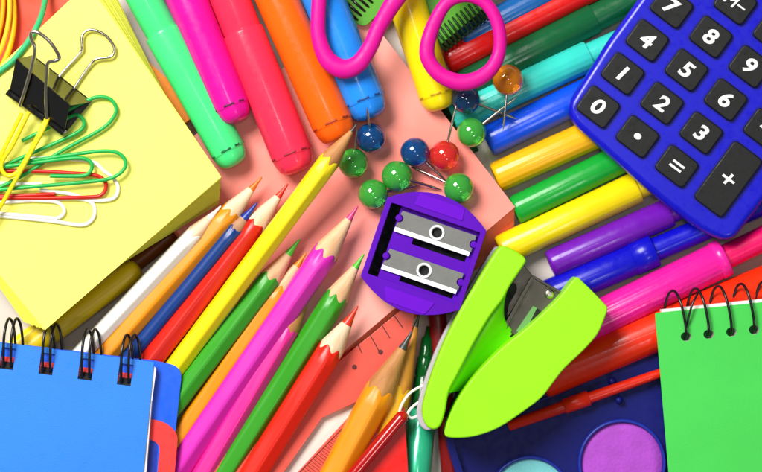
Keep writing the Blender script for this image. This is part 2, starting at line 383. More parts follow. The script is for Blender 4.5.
# ------------------------------------------------------------ rubber bands
for i, (cx, cy, a, b, z, rr, hx, lb) in enumerate([
    (-43, 8, 57, 90, 33, 2.9, '#f6bd2e', 'outermost yellow rubber band of the bundle at top left'),
    (-43, 2, 51.5, 88, 37, 2.6, '#f2c23e', 'second yellow rubber band from the outside of the bundle'),
    (-47, 4, 49, 84, 32, 2.6, '#efb126', 'third yellow rubber band from the outside, half sunk in the bundle'),
    (-47, -6, 44, 80, 38, 2.7, '#f6c848', 'innermost yellow rubber band cut by the left photo edge')]):
    pts = [W(cx + a * math.cos(t * PI / 32) + 1.5 * math.sin(3 * t * PI / 32 + i), cy + b * math.sin(t * PI / 32), z + 2 * math.sin(t * PI / 16 + i)) for t in range(64)]
    solo('rubber_band', lb, 'rubber band', MB().tube(pts, rr, 12, True), plastic('rubber_yellow%d' % i, hx, .45), W(cx, cy, z - 3), 'yellow rubber bands in a bundle')
pts = catmull([W(47, -30, 30), W(45, 0, 40), W(41, 17, 66), W(34, 32, 77), W(22, 50, 77), W(4, 68, 77), W(-40, 92, 77), W(-110, 60, 70), W(-130, -40, 40), W(-60, -120, 30), (W(20, -95, 28))], 8, True)
solo('rubber_band', 'teal green rubber band running past the binder clip', 'rubber band', MB().tube(pts, 2.9, 12, True), plastic('rubber_green', '#3fb878', .45), W(-40, 0, 26))

# ------------------------------------------------------------ paper clips
CG = 'coloured paper clips held on the yellow pad'
def clip(label, pts, m, z=77, r=1.9, smooth=6, group=CG, name='paper_clip'):
    P = [W(p[0], p[1], p[2] if len(p) > 2 else z) for p in pts]
    return solo(name, label, 'paper clip', MB().tube(catmull(P, smooth), r, 12), m, W(pts[0][0], pts[0][1], z - r), group)
gclip = plastic('clip_green', '#2fae52', .3); rclip = plastic('clip_red', '#c92a20', .3); wclip = plastic('clip_white', '#f6f5ec', .3); yclip = plastic('clip_yellow', '#f5de1c', .3)
clip('green paper clip nearly level with its round end furthest right', [(50, 176), (80, 176), (89, 173), (92, 166), (88, 160), (76, 158), (40, 162), (-25, 171), (-34, 177), (-33, 186), (-22, 191), (40, 186), (96, 181), (114, 177), (124, 169), (125, 160), (118, 153), (105, 151), (84, 153), (50, 158), (20, 162)], gclip, 83)
clip('green paper clip angled up under the right corner of the binder clip', [(22, 141), (60, 122), (75, 115), (82, 118), (84, 125), (78, 132), (60, 141), (10, 163), (-20, 180), (-20, 188), (-8, 190), (20, 177), (60, 152), (100, 130), (113, 118), (116, 108), (110, 99), (98, 97), (84, 102), (50, 120)], gclip, 79.5)
clip('red paper clip crossing under the yellow one', [(55, 194), (10, 196), (-20, 196), (-30, 188), (-26, 178), (-8, 172), (30, 171), (70, 173), (94, 175), (104, 180), (106, 188), (101, 195), (90, 197), (50, 198), (0, 198), (-40, 200)], rclip, 79)
clip('white paper clip lying lowest on the yellow pad', [(-20, 198), (40, 200.5), (56, 202), (63, 207), (64, 213), (58, 218), (48, 218), (-30, 211), (-40, 214), (-38, 222), (-28, 219)], wclip, 77)
clip('larger white paper clip loop around the lowest one', [(-10, 203), (60, 199), (80, 199), (92, 203), (95, 212), (91, 221), (80, 225), (50, 221), (-10, 215), (-20, 214)], wclip, 76.2)
clip('white paper clip half covered by the red and green clips', [(42, 184), (0, 183), (-12, 176), (-4, 168), (30, 158), (80, 160), (95, 163), (104, 171), (113, 178), (118, 187), (116, 196), (108, 200), (92, 200), (70, 194), (40, 190)], wclip, 76.5)
clip('yellow paper clip hanging steeply from the binder clip', [(29, 112, 90), (20, 130, 90), (12, 146, 89), (3, 160, 88), (1.5, 169, 88), (7, 175.5, 88), (15, 174, 88), (22, 166, 88), (33, 146, 89), (43, 126, 88), (49, 114, 84), (44, 128, 90.5), (30, 154, 90), (10, 190, 89), (-4, 214, 86), (-20, 238, 84), (-32, 238, 82), (-30, 222, 82), (-6, 170, 86), (22, 113, 89)], yclip, 88, 2.1)
clip('white wire paper clip partly under the left arm of the stapler', [(399, 414), (402, 404), (410, 393), (422, 386), (440, 380), (452, 388), (440, 402), (424, 412), (412, 418), (408, 413), (416, 404), (436, 392)], wclip, 42, 1.4, group=None)

# ------------------------------------------------------------ binder clip
Z0 = 74.6
bc = thing('binder_clip', 'black binder clip with two silver wire handles on the yellow pad', 'binder clip', at(W(40, 95, Z0)))
def sheet(quads, th):
    m = MB()
    for q in quads:
        a, b, c, d = [Vector(p) for p in q]; n = (b - a).cross(d - a).normalized() * th
        m.rings([[a, b, c, d], [a + n, b + n, c + n, d + n]], smooth=False)
    return m
E1a, E1b = W(16, 59, Z0 + 30), W(70, 105, Z0 + 30)
E2a, E2b = W(33, 55, Z0 + 3), W(92, 101, Z0 + 3)
J1a, J1b = W(9, 93, Z0 + 11), W(64, 133, Z0 + 11)
J2a, J2b = W(9, 94, Z0 + 5), W(65, 134, Z0 + 5)
blk = mat('clip_black_enamel', '#0a0a0a', .12, var=.2, bump=.03, spec=.9, coat=.6)
part('spine', sheet([(E1a, E1b, E2b, E2a)], -1.2), blk, bc, bevel=.5)
part('front_jaw', sheet([(J1a, J1b, E1b, E1a)], -1.2), blk, bc, bevel=.5)
part('back_jaw', sheet([(J2a, J2b, E2b, E2a)], 1.2), blk, bc, bevel=.5)
def rl(f): return J1a.lerp(J1b, f)
for f0, f1 in ((-.03, .24), (.37, .62), (.75, 1.0)):
    part('jaw_roll', MB().tube([rl(f0), rl(f1)], 3.6, 14), blk, bc)
for f0, f1 in ((.24, .37), (.62, .75)): part('back_roll', MB().tube([J2a.lerp(J2b, f0 - .2), J2a.lerp(J2b, f1)], 2.6, 14), blk, bc)
hp = [W(20, 106, Z0 + 12), W(27, 84, Z0 + 26), W(33, 62, Z0 + 38), W(35, 48, Z0 + 45), W(31, 38, Z0 + 48), W(32, 32, Z0 + 49), W(39, 33, Z0 + 50), W(50, 42, Z0 + 49), W(58, 54, Z0 + 47), W(59, 59, Z0 + 46), W(54, 61, Z0 + 45), W(48, 63, Z0 + 42), W(47, 74, Z0 + 36), W(46, 95, Z0 + 25), W(47, 122, Z0 + 12)]
part('front_handle', MB().tube(catmull(hp, 6), 1.9, 12), steel, bc)
hp = [W(40, 100, Z0 + 3), W(62, 73, Z0 + 3), W(80, 53, Z0 + 4), W(82, 47, Z0 + 5), W(82, 37, Z0 + 5), W(86, 31, Z0 + 5), W(94, 30, Z0 + 5), W(105, 35, Z0 + 5), W(113, 45, Z0 + 5), W(114, 52, Z0 + 5), W(110, 57, Z0 + 5), W(97, 59, Z0 + 5), W(90, 65, Z0 + 4), W(77, 84, Z0 + 3), W(62, 108, Z0 + 3)]
part('back_handle', MB().tube(catmull(hp, 6), 1.6, 12), steel, bc)

# ------------------------------------------------------------ calculator
u = Vector((24.4, -33.2)) ; v = Vector((39.2, 29.6))      # photo directions: one key up, one key across
K0 = Vector((598, 107))
cz0, cz1 = 31, 54
calc = thing('calculator', 'blue pocket calculator with black keys at top right', 'calculator', at(W(680, 60, cz0)))
un = u.normalized(); vn = v.normalized()
def cp(a, b): return K0 + un * a + vn * b
out = [cp(-29, -16), cp(-31, 28), cp(-35, 75), cp(-37, 120), cp(-36, 162), cp(-28, 188), cp(60, 190), cp(430, 190), cp(430, -32), cp(60, -31)]
out[0] = Vector((562, 113)); 
bp_ = [W(p.x, p.y, cz1).to_2d() for p in out]
part('case', MB().prism(rpoly(bp_, [22, 10, 10, 10, 20, 14, 2, 16, 16, 2], 6), cz0, cz1), plastic('calc_blue', '#0b0eba', .3, spec=.45, coat=.15, bump=.04), calc, bevel=7, segs=5)
keym = mat('key_rubber', '#0b0b0c', .55, var=.15, bump=.12, bscale=1800)
wm = mat('key_print_white', '#f6f6f6', .5)
key_shade_m = plastic('calc_blue_well', '#0c0e9a', .4)
dirang = math.atan2(-v.y, v.x)
def key(c, txt, a=15.0, b=17.6, size=19, ta=0):
    cw = W(c.x, c.y, cz1)
    U = Vector((un.x, -un.y)); V = Vector((vn.x, -vn.y))
    q = [cw.to_2d() + U * (i * a) + V * (j * b) for i, j in ((-1, -1), (-1, 1), (1, 1), (1, -1))]
    q2 = [cw.to_2d() + U * (i * (a + 1.6)) + V * (j * (b + 1.6)) for i, j in ((-1, -1), (-1, 1), (1, 1), (1, -1))]
    part('key_well', MB().prism(rpoly(q2, 5.5, 4), cz1 - 3, cz1 + .15), key_shade_m, calc)  # darker blue ring paints a shadow outline round the key
    ko = part('key', MB().prism(rpoly(q, 5.5, 5), cz1 - 2, cz1 + 5.2), keym, calc, bevel=1.8, segs=4)
    if txt:
        cu = bpy.data.curves.new('glyph', 'FONT'); cu.body = txt; cu.size = size * S; cu.align_x = 'CENTER'; cu.align_y = 'CENTER'
        cu.bevel_depth = (.2 if txt in ('+', '=', '−', '•', 'M−', 'M+') else .68) * S; cu.extrude = .12 * S; cu.shear = .12
        to = bpy.data.objects.new('glyph_tmp', cu); col.objects.link(to)
        bpy.context.view_layer.update()
        me = bpy.data.meshes.new_from_object(to.evaluated_get(bpy.context.evaluated_depsgraph_get()))
        bpy.data.objects.remove(to)
        xs = [p.co.x for p in me.vertices]; ys = [p.co.y for p in me.vertices]
        cx_, cy_ = (max(xs) + min(xs)) / 2, (max(ys) + min(ys)) / 2
        T = Matrix.Translation((cw - Vector((0, 0, 0))) * S) @ Matrix.Rotation(dirang, 4, 'Z') @ Matrix.Diagonal((1.16, 1, 1, 1)) @ Matrix.Translation((-cx_, -cy_, 0))
        T.translation.z = (cz1 + 5.2 + .15) * S
        inv = INV[calc.name].copy(); inv.translation = inv.translation * S
        me.transform(inv @ T); me.materials.clear(); me.materials.append(wm)
        g = bpy.data.objects.new('key_print', me); col.objects.link(g); g.parent = ko
    return ko
rows = [['0', '•', '=', None], ['1', '2', '3', None], ['4', '5', '6', '−'], ['7', '8', '9', '×'], ['C', 'M−', 'M+', '÷']]
for r_, row in enumerate(rows):
    for c_, t in enumerate(row):
        if t is None: continue
        c = K0 + u * r_ + v * c_
        key(c, t, size={'•': 24, 'M−': 15, 'M+': 15, '=': 24}.get(t, 21))
key(K0 + u * .5 + v * 3, '+', a=35, size=25)
c = K0 + u * 6.6 + v * 1.5; cw = W(c.x, c.y, cz1)
U = Vector((un.x, -un.y)); V = Vector((vn.x, -vn.y))
part('display', MB().prism(rpoly([cw.to_2d() + U * (i * 32) + V * (j * 88) for i, j in ((-1, -1), (-1, 1), (1, 1), (1, -1))], 4), cz1 - 2, cz1 + .8), mat('display_grey', '#8c9a86', .1, coat=.8), calc, bevel=.6)

# ------------------------------------------------------------ sharpener
ang = math.atan2(.321, .947); e1 = Vector((math.cos(ang), -math.sin(ang))); e2 = Vector((-math.sin(ang), -math.cos(ang)))
SC = W(423.5, 253.5, 62).to_2d()
def sp(x, y): return SC + e1 * x + e2 * y
pur = plastic('sharpener_violet', '#5a06ae', .45, spec=.12, var=.04)
sh = thing('pencil_sharpener', 'purple double pencil sharpener with two screwed blades', 'pencil sharpener', at(Vector((SC.x, SC.y, 30.5))))
def barrel(w, h0, h1, n=14):
    top = [(w * (-1 + 2 * i / n), -(h0 + (h1 - h0) * (1 - (-1 + 2 * i / n) ** 2))) for i in range(n + 1)]
    return [sp(x, y) for x, y in top] + [sp(-x, -y) for x, y in top]
rect = lambda x0, y0, x1, y1: [sp(x0, y0), sp(x1, y0), sp(x1, y1), sp(x0, y1)]
part('base', MB().prism(barrel(51, 40, 58), 30.5, 38), pur, sh, bevel=1)
slots = [rect(-45, -37, -35, 37), rect(-14, -13, 41, -5), rect(-14, 25, 41, 33)]
part('body', MB().prism(barrel(50.5, 40, 58), 38, 57, slots), pur, sh)
part('rim', MB().prism(barrel(51, 40.5, 59.5), 57, 68, [rpoly(rect(-45.5, -37, 46, 36), 1.5, 2)]), pur, sh, bevel=.9)
part('grip_panel', MB().prism(rpoly([sp(-22, -55), sp(24, -54), sp(26, -42), sp(-24, -42)], 2, 3), 67, 68.8), plastic('violet_light', '#6a14c4', .45, spec=.12), sh, bevel=.6)
part('grip_panel', MB().prism(rpoly([sp(-26, 42), sp(26, 42), sp(20, 56), sp(-20, 55.5)], 2, 3), 67, 68.8), plastic('violet_light', '#6a14c4', .45, spec=.12), sh, bevel=.6)
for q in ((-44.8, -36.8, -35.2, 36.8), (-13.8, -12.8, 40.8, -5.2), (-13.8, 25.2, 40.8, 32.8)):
    part('slot_floor', MB().prism(rect(*q), 38.2, 39), dark_m, sh)  # black floors paint the shade inside the sharpener slots
for s0, y0 in ((-33.5, -33), (-33.5, 6.0)):
    x0, x1, y1 = s0, s0 + 77, y0 + 17
    def notch(xc, yc, sg): return [sp(xc + sg * 4.2 * math.cos(t), yc + 4.0 * math.sin(t)) for t in [(-PI / 2 + PI * i / 8) for i in range(9)]]
    P = [sp(x0 + 1, y0), sp(x1, y0)] + notch(x1, y0 + 9, -1) + [sp(x1, y1), sp(x0 - 1, y1)] + notch(x0, y0 + 8, 1)[::-1]
    bl = part('blade', MB().prism(P, 57.2, 61.5, [circle(sp((x0 + x1) / 2 + 1, y0 + 9.5), 5)]), blade_m, sh, bevel=.4)
    part('cutting_edge', MB().rings([[Vector((*sp(xx, y1), 61.4)), Vector((*sp(xx, y1 + 4.4), 60.6)), Vector((*sp(xx, y1 + 4.4), 59.4)), Vector((*sp(xx, y1), 58))] for xx in (x0 - 1, x1 - 1)], smooth=False), edge_m, sh, parent=bl)
    c = sp((x0 + x1) / 2 + 1, y0 + 9.5)
    R = [[Vector((c.x + r * math.cos(2 * PI * i / 32), c.y + r * math.sin(2 * PI * i / 32), z)) for i in range(32)] for r, z in ((7.6, 61.3), (7.6, 62.2), (6.8, 62.9), (5.7, 62.6), (4.9, 60), (5.0, 57.2))]
    part('screw', MB().rings(R, False, False), edge_m, sh, parent=bl)
    part('screw_hole', MB().prism(circle(c, 5.1), 56, 57.7), dark_m, sh, parent=bl)  # black disc painted as the shade down the screw hole
    for xc, yy, sg in ((x0 - .5, y0 + 8, 1), (x1 + .5, y0 + 9, -1)):
        part('blade_stop', MB().prism(circle(sp(xc + sg * .2, yy), 3.4, 20), 57, 62.5), pur, sh, bevel=.8)

# ------------------------------------------------------------ stapler
lime = plastic('stapler_lime', '#9be81c', .38, var=.03)
lime_shaded = plastic('stapler_lime_web', '#7ade1c', .38, var=.03)  # arm plastic in a darker green, the web's shade put into colour
st = thing('stapler', 'lime green mini stapler lying open over the paint palette', 'stapler', at(W(500, 350, 30)))
arm = [(503, 246), (514, 250), (526, 259), (522, 268), (510, 286), (503, 299), (489, 318), (473, 345), (458, 374), (449, 392), (445, 412), (440, 426), (433, 429.5), (426, 425), (422, 413), (425, 396), (433, 370), (445, 340), (462, 307), (483, 272), (497, 250)]
part('left_arm', MB().prism(smoothpoly(arm, 86, 3), 46, 86), lime, st, bevel=5, segs=6)
base = [(x - 5.5, y + .5) if i > 10 or i == 0 else (x - 2, y) for i, (x, y) in enumerate(arm)]
part('base_strip', MB().prism(smoothpoly(base, 44, 3), 30, 47), plastic('lilac_grey', '#b9aeb8', .4), st, bevel=1.5)
A = [W(521, 270, 84), W(511, 287, 84), W(502, 302, 84), W(489, 320, 84), W(473, 347, 84), W(458, 376, 83), W(450, 391, 82)]
B = [W(501, 316, 62), W(504, 325, 58), W(510, 333, 55), W(512, 342, 52), W(497, 358, 50), W(478, 378, 50), W(464, 391, 50)]
wb = MB(); R = []
A = [W(507, 293, 84), W(502, 302, 84), W(489, 320, 84), W(473, 347, 84), W(458, 376, 83), W(449, 393, 82)]
B = [W(500, 312, 66), W(507, 332, 58), W(524, 342, 52), W(497, 366, 50), W(478, 382, 50), W(464, 391, 50)]
# sloped web between the arms (lofted, with thickness)
A2, B2 = catmull(A, 5), catmull(B, 5)
for a, b in zip(A2, B2):
    top = [a.lerp(b, q) - Vector((0, 0, 7 * math.sin(q * PI))) for q in [i / 8 for i in range(9)]]
    R.append([p - Vector((3, -2, 0)) if i == 0 else p for i, p in enumerate(top)] + [p - Vector((0, 0, 5)) for p in top[::-1]])
wb.rings(R); part('web', wb, lime_shaded, st)
lobe = [(575, 278), (582, 281), (604, 303), (607.5, 309), (604, 320), (597, 335), (583, 351), (565, 368), (553, 383), (541, 398), (520, 414), (498, 428), (476, 436), (458, 438), (446, 436.5), (445, 430), (450, 415), (458, 399), (471, 380), (487, 362), (505, 345), (524, 330), (542, 314), (560, 296)]
lobe_p = smoothpoly(lobe, 90, 3)
part('right_arm', MB().prism(lobe_p, 44, 90), lime, st, bevel=7, segs=7)
# metal mechanism
part('magazine', MB().prism(poly([(533, 276), (566, 295), (536, 345), (503, 329)], 58), 34, 58), steel_plate, st, bevel=.8)
part('magazine_flange', MB().prism(poly([(531.5, 276), (534.5, 277.5), (506.5, 329), (503, 327)], 62), 58, 62), steel_plate, st, bevel=.5)
part('magazine_lip', MB().prism(poly([(533, 275), (566, 294), (565, 296.5), (532, 277.5)], 62), 58, 61.5), steel_plate, st, bevel=.5)
rv = W(549.5, 294, 58)
m = MB(); m.rings([[Vector((rv.x + r * math.cos(2 * PI * i / 24), rv.y + r * math.sin(2 * PI * i / 24), z)) for i in range(24)] for r, z in ((4.8, 57.9), (4.7, 59.4), (3.6, 60.4), (2, 60.6))], False, True)
part('rivet', m, steel, st)
part('staple_channel', MB().prism(poly([(533, 306), (537, 308), (524, 334), (516, 331)], 59), 57.9, 58.7), plastic('channel_green', '#6a9a5c', .25), st)  # green strip painted as the glint in the magazine slot
part('staple_channel_gap', MB().prism(poly([(537, 308), (541, 311), (530, 338), (524, 334)], 59), 57.9, 58.5), dark_m, st)  # dark strip laid on the plate, painted shade of a recess
part('inner_plate', MB().prism(poly([(522, 263), (533, 276), (505, 322), (499, 306), (507, 288)], 46), 30, 46), steel_plate, st, bevel=.6)
part('pivot_block', MB().prism(smoothpoly([(512, 284), (517, 290), (508, 308), (510, 328), (520, 338), (512, 338), (500, 326), (498, 308)], 60), 34, 57), dark_m, st)
part('hinge_foot', MB().prism(poly([(457, 392), (464, 389), (459, 398), (449, 418), (445, 416)], 40), 30, 46), dark_m, st)

# ------------------------------------------------------------ scissors
sci = thing('scissors', 'pink handled scissors entering from the top edge', 'scissors', at(W(425, -80, 74)))
pk = plastic('scissor_pink', '#d21e8e', .42, spec=.25, var=.03)
zS = 83
L1 = catmull([W(318, 22, zS), W(320, 42, zS), W(328, 60, zS), W(343, 69, zS), W(358, 64, zS), (W(370, 47, zS)), W(379, 27, zS), W(390, 8, zS), W(402, -12, zS), W(405, -40, zS), W(392, -66, zS), W(362, -74, zS), W(336, -58, zS), W(322, -22, zS)], 8, True)
rr = [7.2 + 2.3 * math.exp(-((i - 24) / 12) ** 2) + 1.5 * math.exp(-((i - 62) / 14) ** 2) for i in range(len(L1))]
part('handle', MB().tube(L1, rr, 20, True, flat=.72), pk, sci)
L2 = catmull([W(427, 48, zS), W(434, 24, zS), W(447, 3, zS), W(466, -4, zS), W(485, 3, zS), W(497, 22, zS), W(500, 46, zS), W(494, 65, zS), W(480, 78, zS), W(461, 82.5, zS), W(442, 76, zS), W(430, 63, zS)], 8, True)
rr = [6.3 + 1.9 * math.exp(-((i - 72) / 14) ** 2) + 1.0 * math.exp(-((i - 0) / 10) ** 2) + 1.0 * math.exp(-((i - 96) / 10) ** 2) for i in range(len(L2))]
part('handle', MB().tube(L2, rr, 20, True, flat=.75), pk, sci)
part('shank', MB().tube(catmull([W(402, -35, zS), W(410, -60, zS), W(424, -95, zS)], 6), 8, 16, flat=.6), pk, sci)
part('shank', MB().tube(catmull([W(448, 0, zS + .5), W(446, -40, zS + .5), W(432, -95, zS + .5)], 6), 7, 16, flat=.6), pk, sci)
part('blade', MB().prism(poly([(418, -90), (432, -90), (420, -320), (414, -322)], zS), zS - 2, zS), blade_m, sci, bevel=.4)
part('blade', MB().prism(poly([(424, -90), (438, -90), (446, -322), (440, -322)], zS), zS + .2, zS + 2.2), blade_m, sci, bevel=.4)

# ------------------------------------------------------------ ball pins
def glass(n, h): return mat('glass_' + n, h, .03, var=.02, trans=.5, ior=1.4, spec=.6, coat=.8, sss=.0)
pm = {'blue': glass('blue', '#165596'), 'green': glass('green', '#54c452'), 'red': glass('red', '#f0403a'), 'navy': glass('navy', '#144a7c'), 'orange': glass('orange', '#f89a20')}
for hx, hy, hz, nx, ny, nz, r, c, lab in [
    (371, 138, 47, 367, 108, 78, 14.8, 'blue', 'blue ball pin touching the end of the blue highlighter'),
    (353, 163, 46, 357, 127, 66, 14.8, 'green', 'green ball pin left of all, at the tip of the yellow pencil'),
    (415, 152, 46, 446, 181, 33, 14.5, 'blue', 'blue ball pin between the red and the middle green balls'),
    (444.5, 155.5, 46, 456, 106, 52, 15, 'red', 'red ball pin, the only red ball'),
    (397, 176, 46, 442, 190, 33, 15.2, 'green', 'green ball pin directly below the blue ball in the middle'),
    (458.5, 188, 46, 410, 166, 33, 15, 'green', 'green ball pin nearest the corner of the salmon pad'),
    (373, 194, 46, 420, 185, 32, 14.8, 'green', 'green ball pin at the upper left corner of the purple sharpener'),
    (466, 99.5, 45, 517, 119, 40, 14.2, 'navy', 'dark navy ball pin under the right scissor handle'),
    (471.5, 132.5, 44, 517, 97, 44, 14.6, 'green', 'green ball pin on the turquoise marker end'),
    (508, 80, 46, 503, 130, 46, 15.3, 'orange', 'orange ball pin on the turquoise marker, the only orange ball')]:
    a = W(hx, hy, hz); b = W(nx, ny, nz)
    t = thing('ball_pin', lab, 'pin', at(Vector((a.x, a.y, hz - r))), 'glass headed pins scattered in the middle')
    part('ball_head', MB().sphere(a, r), pm[c], t)
    d = (b - a).normalized()
    part('needle', MB().tube([a + d * (r - 3), b - d * 8, b], [1.25, 1.25, .3], 10), steel, t)

# ------------------------------------------------------------ set square
rp = mat('red_acrylic', '#fc6a5a', .15, var=.02, trans=.3, coat=.3, ior=1.3)
ink = mat('ruler_ink', '#5a1512', .5)
zz = 31
def zplane(y): return 31
outer = poly([(438, 283), (445, 300), (404, 470), (390, 560), (120, 560), (338, 356)], 6)
outer = [W(x, y, 36).to_2d() for x, y in [(418, 296), (412, 330), (394, 430), (380, 600), (170, 600), (170, 500)]]
hole = [W(x, y, 36).to_2d() for x, y in [(367, 397), (322, 418), (240, 534), (243, 531)]]
ss = thing('set_square', 'see-through red set square with printed ticks under the pencils', 'ruler', at(W(360, 380, 31)))
# plate tilts from the pad down to the table: built flat just above the pad
part('plate', MB().prism(outer, 31, 34, [hole]), rp, ss, bevel=.5)
tk = MB()
def tick(x0, y0, x1, y1, w=.5, z=34.2):
    a, b = W(x0, y0, z).to_2d(), W(x1, y1, z).to_2d(); n = (b - a).normalized(); n = Vector((-n.y, n.x)) * w
    tk.prism([a - n, b - n, b + n, a + n], z - .15, z)
tick(393, 314, 403, 328); tick(380, 322, 390, 338); tick(369, 333, 379, 351); tick(357, 343, 362, 353)
def dot(x, y, r):
    tk.prism([W(x, y, 34.4).to_2d() + Vector((r * math.cos(i * PI / 8), r * math.sin(i * PI / 8))) for i in range(16)], 34.1, 34.5)
dot(380.5, 352, 2.5); dot(354.5, 367, 2.4)
for i in range(42):
    q = i / 41; x = 371 + (286 - 371) * q; y = 399 + (486 - 399) * q
    l = 17 if i % 5 == 0 else 11
    tick(x, y, x + l * .8, y + l * .62, .28)
tick(371, 399, 286, 486, .4)
part('scale_marks', tk, ink, ss)
solo('paper_sheet', 'white paper showing through the cut-out of the set square', 'paper', MB().prism(poly([(385, 375), (392, 440), (330, 600), (200, 600), (322, 395)], 26), 25, 26), paper('cream', '#e4dace'), W(340, 450, 25))  # made-up sheet, lightens the shaded table inside the cut-out
# ------------------------------------------------------------ red folder scrap behind the gold pencil
m = MB().prism(rpoly(poly([(404, 404), (408, 470), (405, 540), (330, 540), (350, 470)], 16), 3), 36, 39)
solo('red_card', 'bright red card beside the teal pen at the bottom edge', 'card', m, mat('card_red', '#e42418', .3, coat=.3), W(385, 470, 36), bevel=.6)

# ------------------------------------------------------------ paint palette
navy = plastic('palette_navy', '#0c1668', .42, spec=.25, coat=.0)
ex = Vector((.921, -.389)); ey = Vector((.30, .954))
C0 = Vector((440, 424))
def tp(a, b, z=26): p = C0 + ex * a + ey * b; return W(p.x, p.y, z).to_2d()
pal = thing('paint_palette', 'navy paint palette with round paint pans at lower right', 'paint box', at(W(600, 450, 0)))
pans = [((622, 463), 43.5, '#b24cca', 'purple'), ((530, 497), 41, '#86dfe2', 'turquoise'), ((716, 430), 43, '#d84a3a', 'red'), ((650, 560), 43, '#e8d23a', 'yellow')]
floor_holes = [circle(W(c[0], c[1], 22).to_2d(), r - .6, 56) for c, r, *_ in pans]
part('tray', MB().prism(rpoly([tp(1, 1), tp(330, 1), tp(330, 250), tp(1, 250)], 26, 8), 4, 20, floor_holes), navy, pal)
part('rim', MB().prism(rpoly([tp(0, 0), tp(331, 0), tp(331, 251), tp(0, 251)], 28, 8), 2, 30, [rpoly([tp(8, 7), tp(323, 7), tp(323, 244), tp(8, 244)], 22, 8)]), navy, pal, bevel=2.2, segs=4)
part('tray_bottom', MB().prism(rpoly([tp(3, 3), tp(328, 3), tp(328, 248), tp(3, 248)], 26, 8), 1, 4), navy, pal)
# ridge that edges the brush trough
part('trough_ridge', MB().prism([tp(60, 16, 22), tp(330, 16, 22), tp(330, 19, 22), tp(60, 19, 22)], 20, 23), navy, pal, bevel=1)
for c, r, hx, nm in pans:
    w = W(c[0], c[1], 22)
    R = [[Vector((w.x + q * math.cos(2 * PI * i / 72), w.y + q * math.sin(2 * PI * i / 72), z)) for i in range(72)] for q, z in ((r, 10), (r + .2, 24), (r - .6, 25.4), (r - 2.4, 25.4), (r - 3, 24), (r - 3.2, 12))]
    po = part('pan', MB().rings(R, False, False), plastic('pan_blue', '#22329a', .3), pal)
    m = MB(); m.rings([[Vector((w.x + q * math.cos(2 * PI * i / 72), w.y + q * math.sin(2 * PI * i / 72), z)) for i in range(72)] for q, z in ((r - 3.1, 19.5), (r - 4, 21.2), (r * .7, 21.6), (r * .3, 21.4))], False, True)
    part('paint_cake', m, mat('watercolour_' + nm, hx, .8, var=.09, vscale=160, bump=.7, bscale=900), pal, parent=po)
for x, y in ((612, 381), (619, 400)):
    w = W(x, y, 26); part('brush_clip', MB().sphere(w, 4.0, 20, 12), navy, pal)
a = W(508, 426, 30); b = W(655, 375, 30)
br = thing('paint_brush', 'red plastic paint brush clipped in the navy palette', 'paint brush', frame_x(a, b))
rb = plastic('brush_red', '#d8301c', .25)
part('handle', MB().lathe([(0, 4.2), (1, 5.3), (58, 6)], 30), rb, br, local=True)
part('collar', MB().lathe([(58, 6.2), (59, 7.6), (84, 7.8), (85, 6.8)], 30), rb, br, local=True)
part('shaft', MB().lathe([(85, 5.6), (150, 4.8), (200, 4)], 30), rb, br, local=True)
part('bristles', MB().lathe([(200, 3.6), (220, 3.2), (232, .5)], 20), mat('bristle', '#4a3020', .7), br, local=True)

# ------------------------------------------------------------ green notebook
gz = 58
gnb = thing('spiral_notebook', 'green spiral notebook at the lower right corner', 'notebook', at(W(720, 400, 38)))
def gp(x, y, z=gz): return W(x, y, z).to_2d()
hl = [(686 + 22.7 * i, 336.5 - 2.3 * i) for i in range(12)]
gh = [[gp(x, y) + Vector((5.2 * math.cos(t * PI / 8), 4.6 * math.sin(t * PI / 8))) for t in range(16)] for x, y in hl]
part('cover', MB().prism(rpoly([gp(655, 313), gp(1000, 278), gp(1030, 560), gp(676, 560)], 1.5, 2), gz - 1.6, gz, gh), mat('card_green', '#4ccc56', .5, var=.035, vscale=45, bump=.2, bscale=2500), gnb)
part('pages', MB().prism([gp(661, 309.5, 52), gp(1001, 274, 52), gp(1030, 556, 52), gp(680, 556, 52)], 42, gz - 2, gh), paper('page', '#f6f4ee'), gnb)
part('back_cover', MB().prism(rpoly([gp(661, 311, 42), gp(1001, 276, 42), gp(1030, 558, 42), gp(681, 558, 42)], 1.5, 2), 39.5, 41.6), mat('card_green_dark', '#1c8a3a', .5), gnb)
part('hole_backing', MB().prism([gp(668, 322, 44), gp(960, 292, 44), gp(962, 308, 44), gp(670, 338, 44)], 38.5, 39.3), dark_m, gnb)  # black strip stands in for the shade deep in the holes
wire_k = mat('black_wire', '#101010', .25, spec=.6)
for i, (x, y) in enumerate(hl):
    P = [W(x, y + 1, 44), W(x, y, gz + 1), W(x - .5, y - 12, gz + 6), W(x - 5, y - 33, gz + 5), W(x - 11, y - 45, gz - 4), W(x - 17, y - 43, gz - 14), W(x - 21, y - 30, gz - 20), W(x - 22.7, y - 15, gz - 22), W(x - 22.7, y, gz - 20)]
    part('coil_loop', MB().tube(catmull(P, 6), 1.35, 10), wire_k, gnb)
P = [W(686, 331, 50), W(687, 324, gz + 3), W(692, 305, gz + 6), W(698, 293, gz + 2)]
part('coil_end', MB().tube(catmull(P, 6), 1.1, 10), wire_k, gnb)
part('orange_sheet', MB().prism([gp(668, 325, 56), gp(960, 295, 56), gp(960, 301.5, 56), gp(668, 334.5, 56)], 40.5, 41.4), mat('card_orange_b', '#ff8a10', .5), gnb)  # orange strip added to paint the glints at the holes

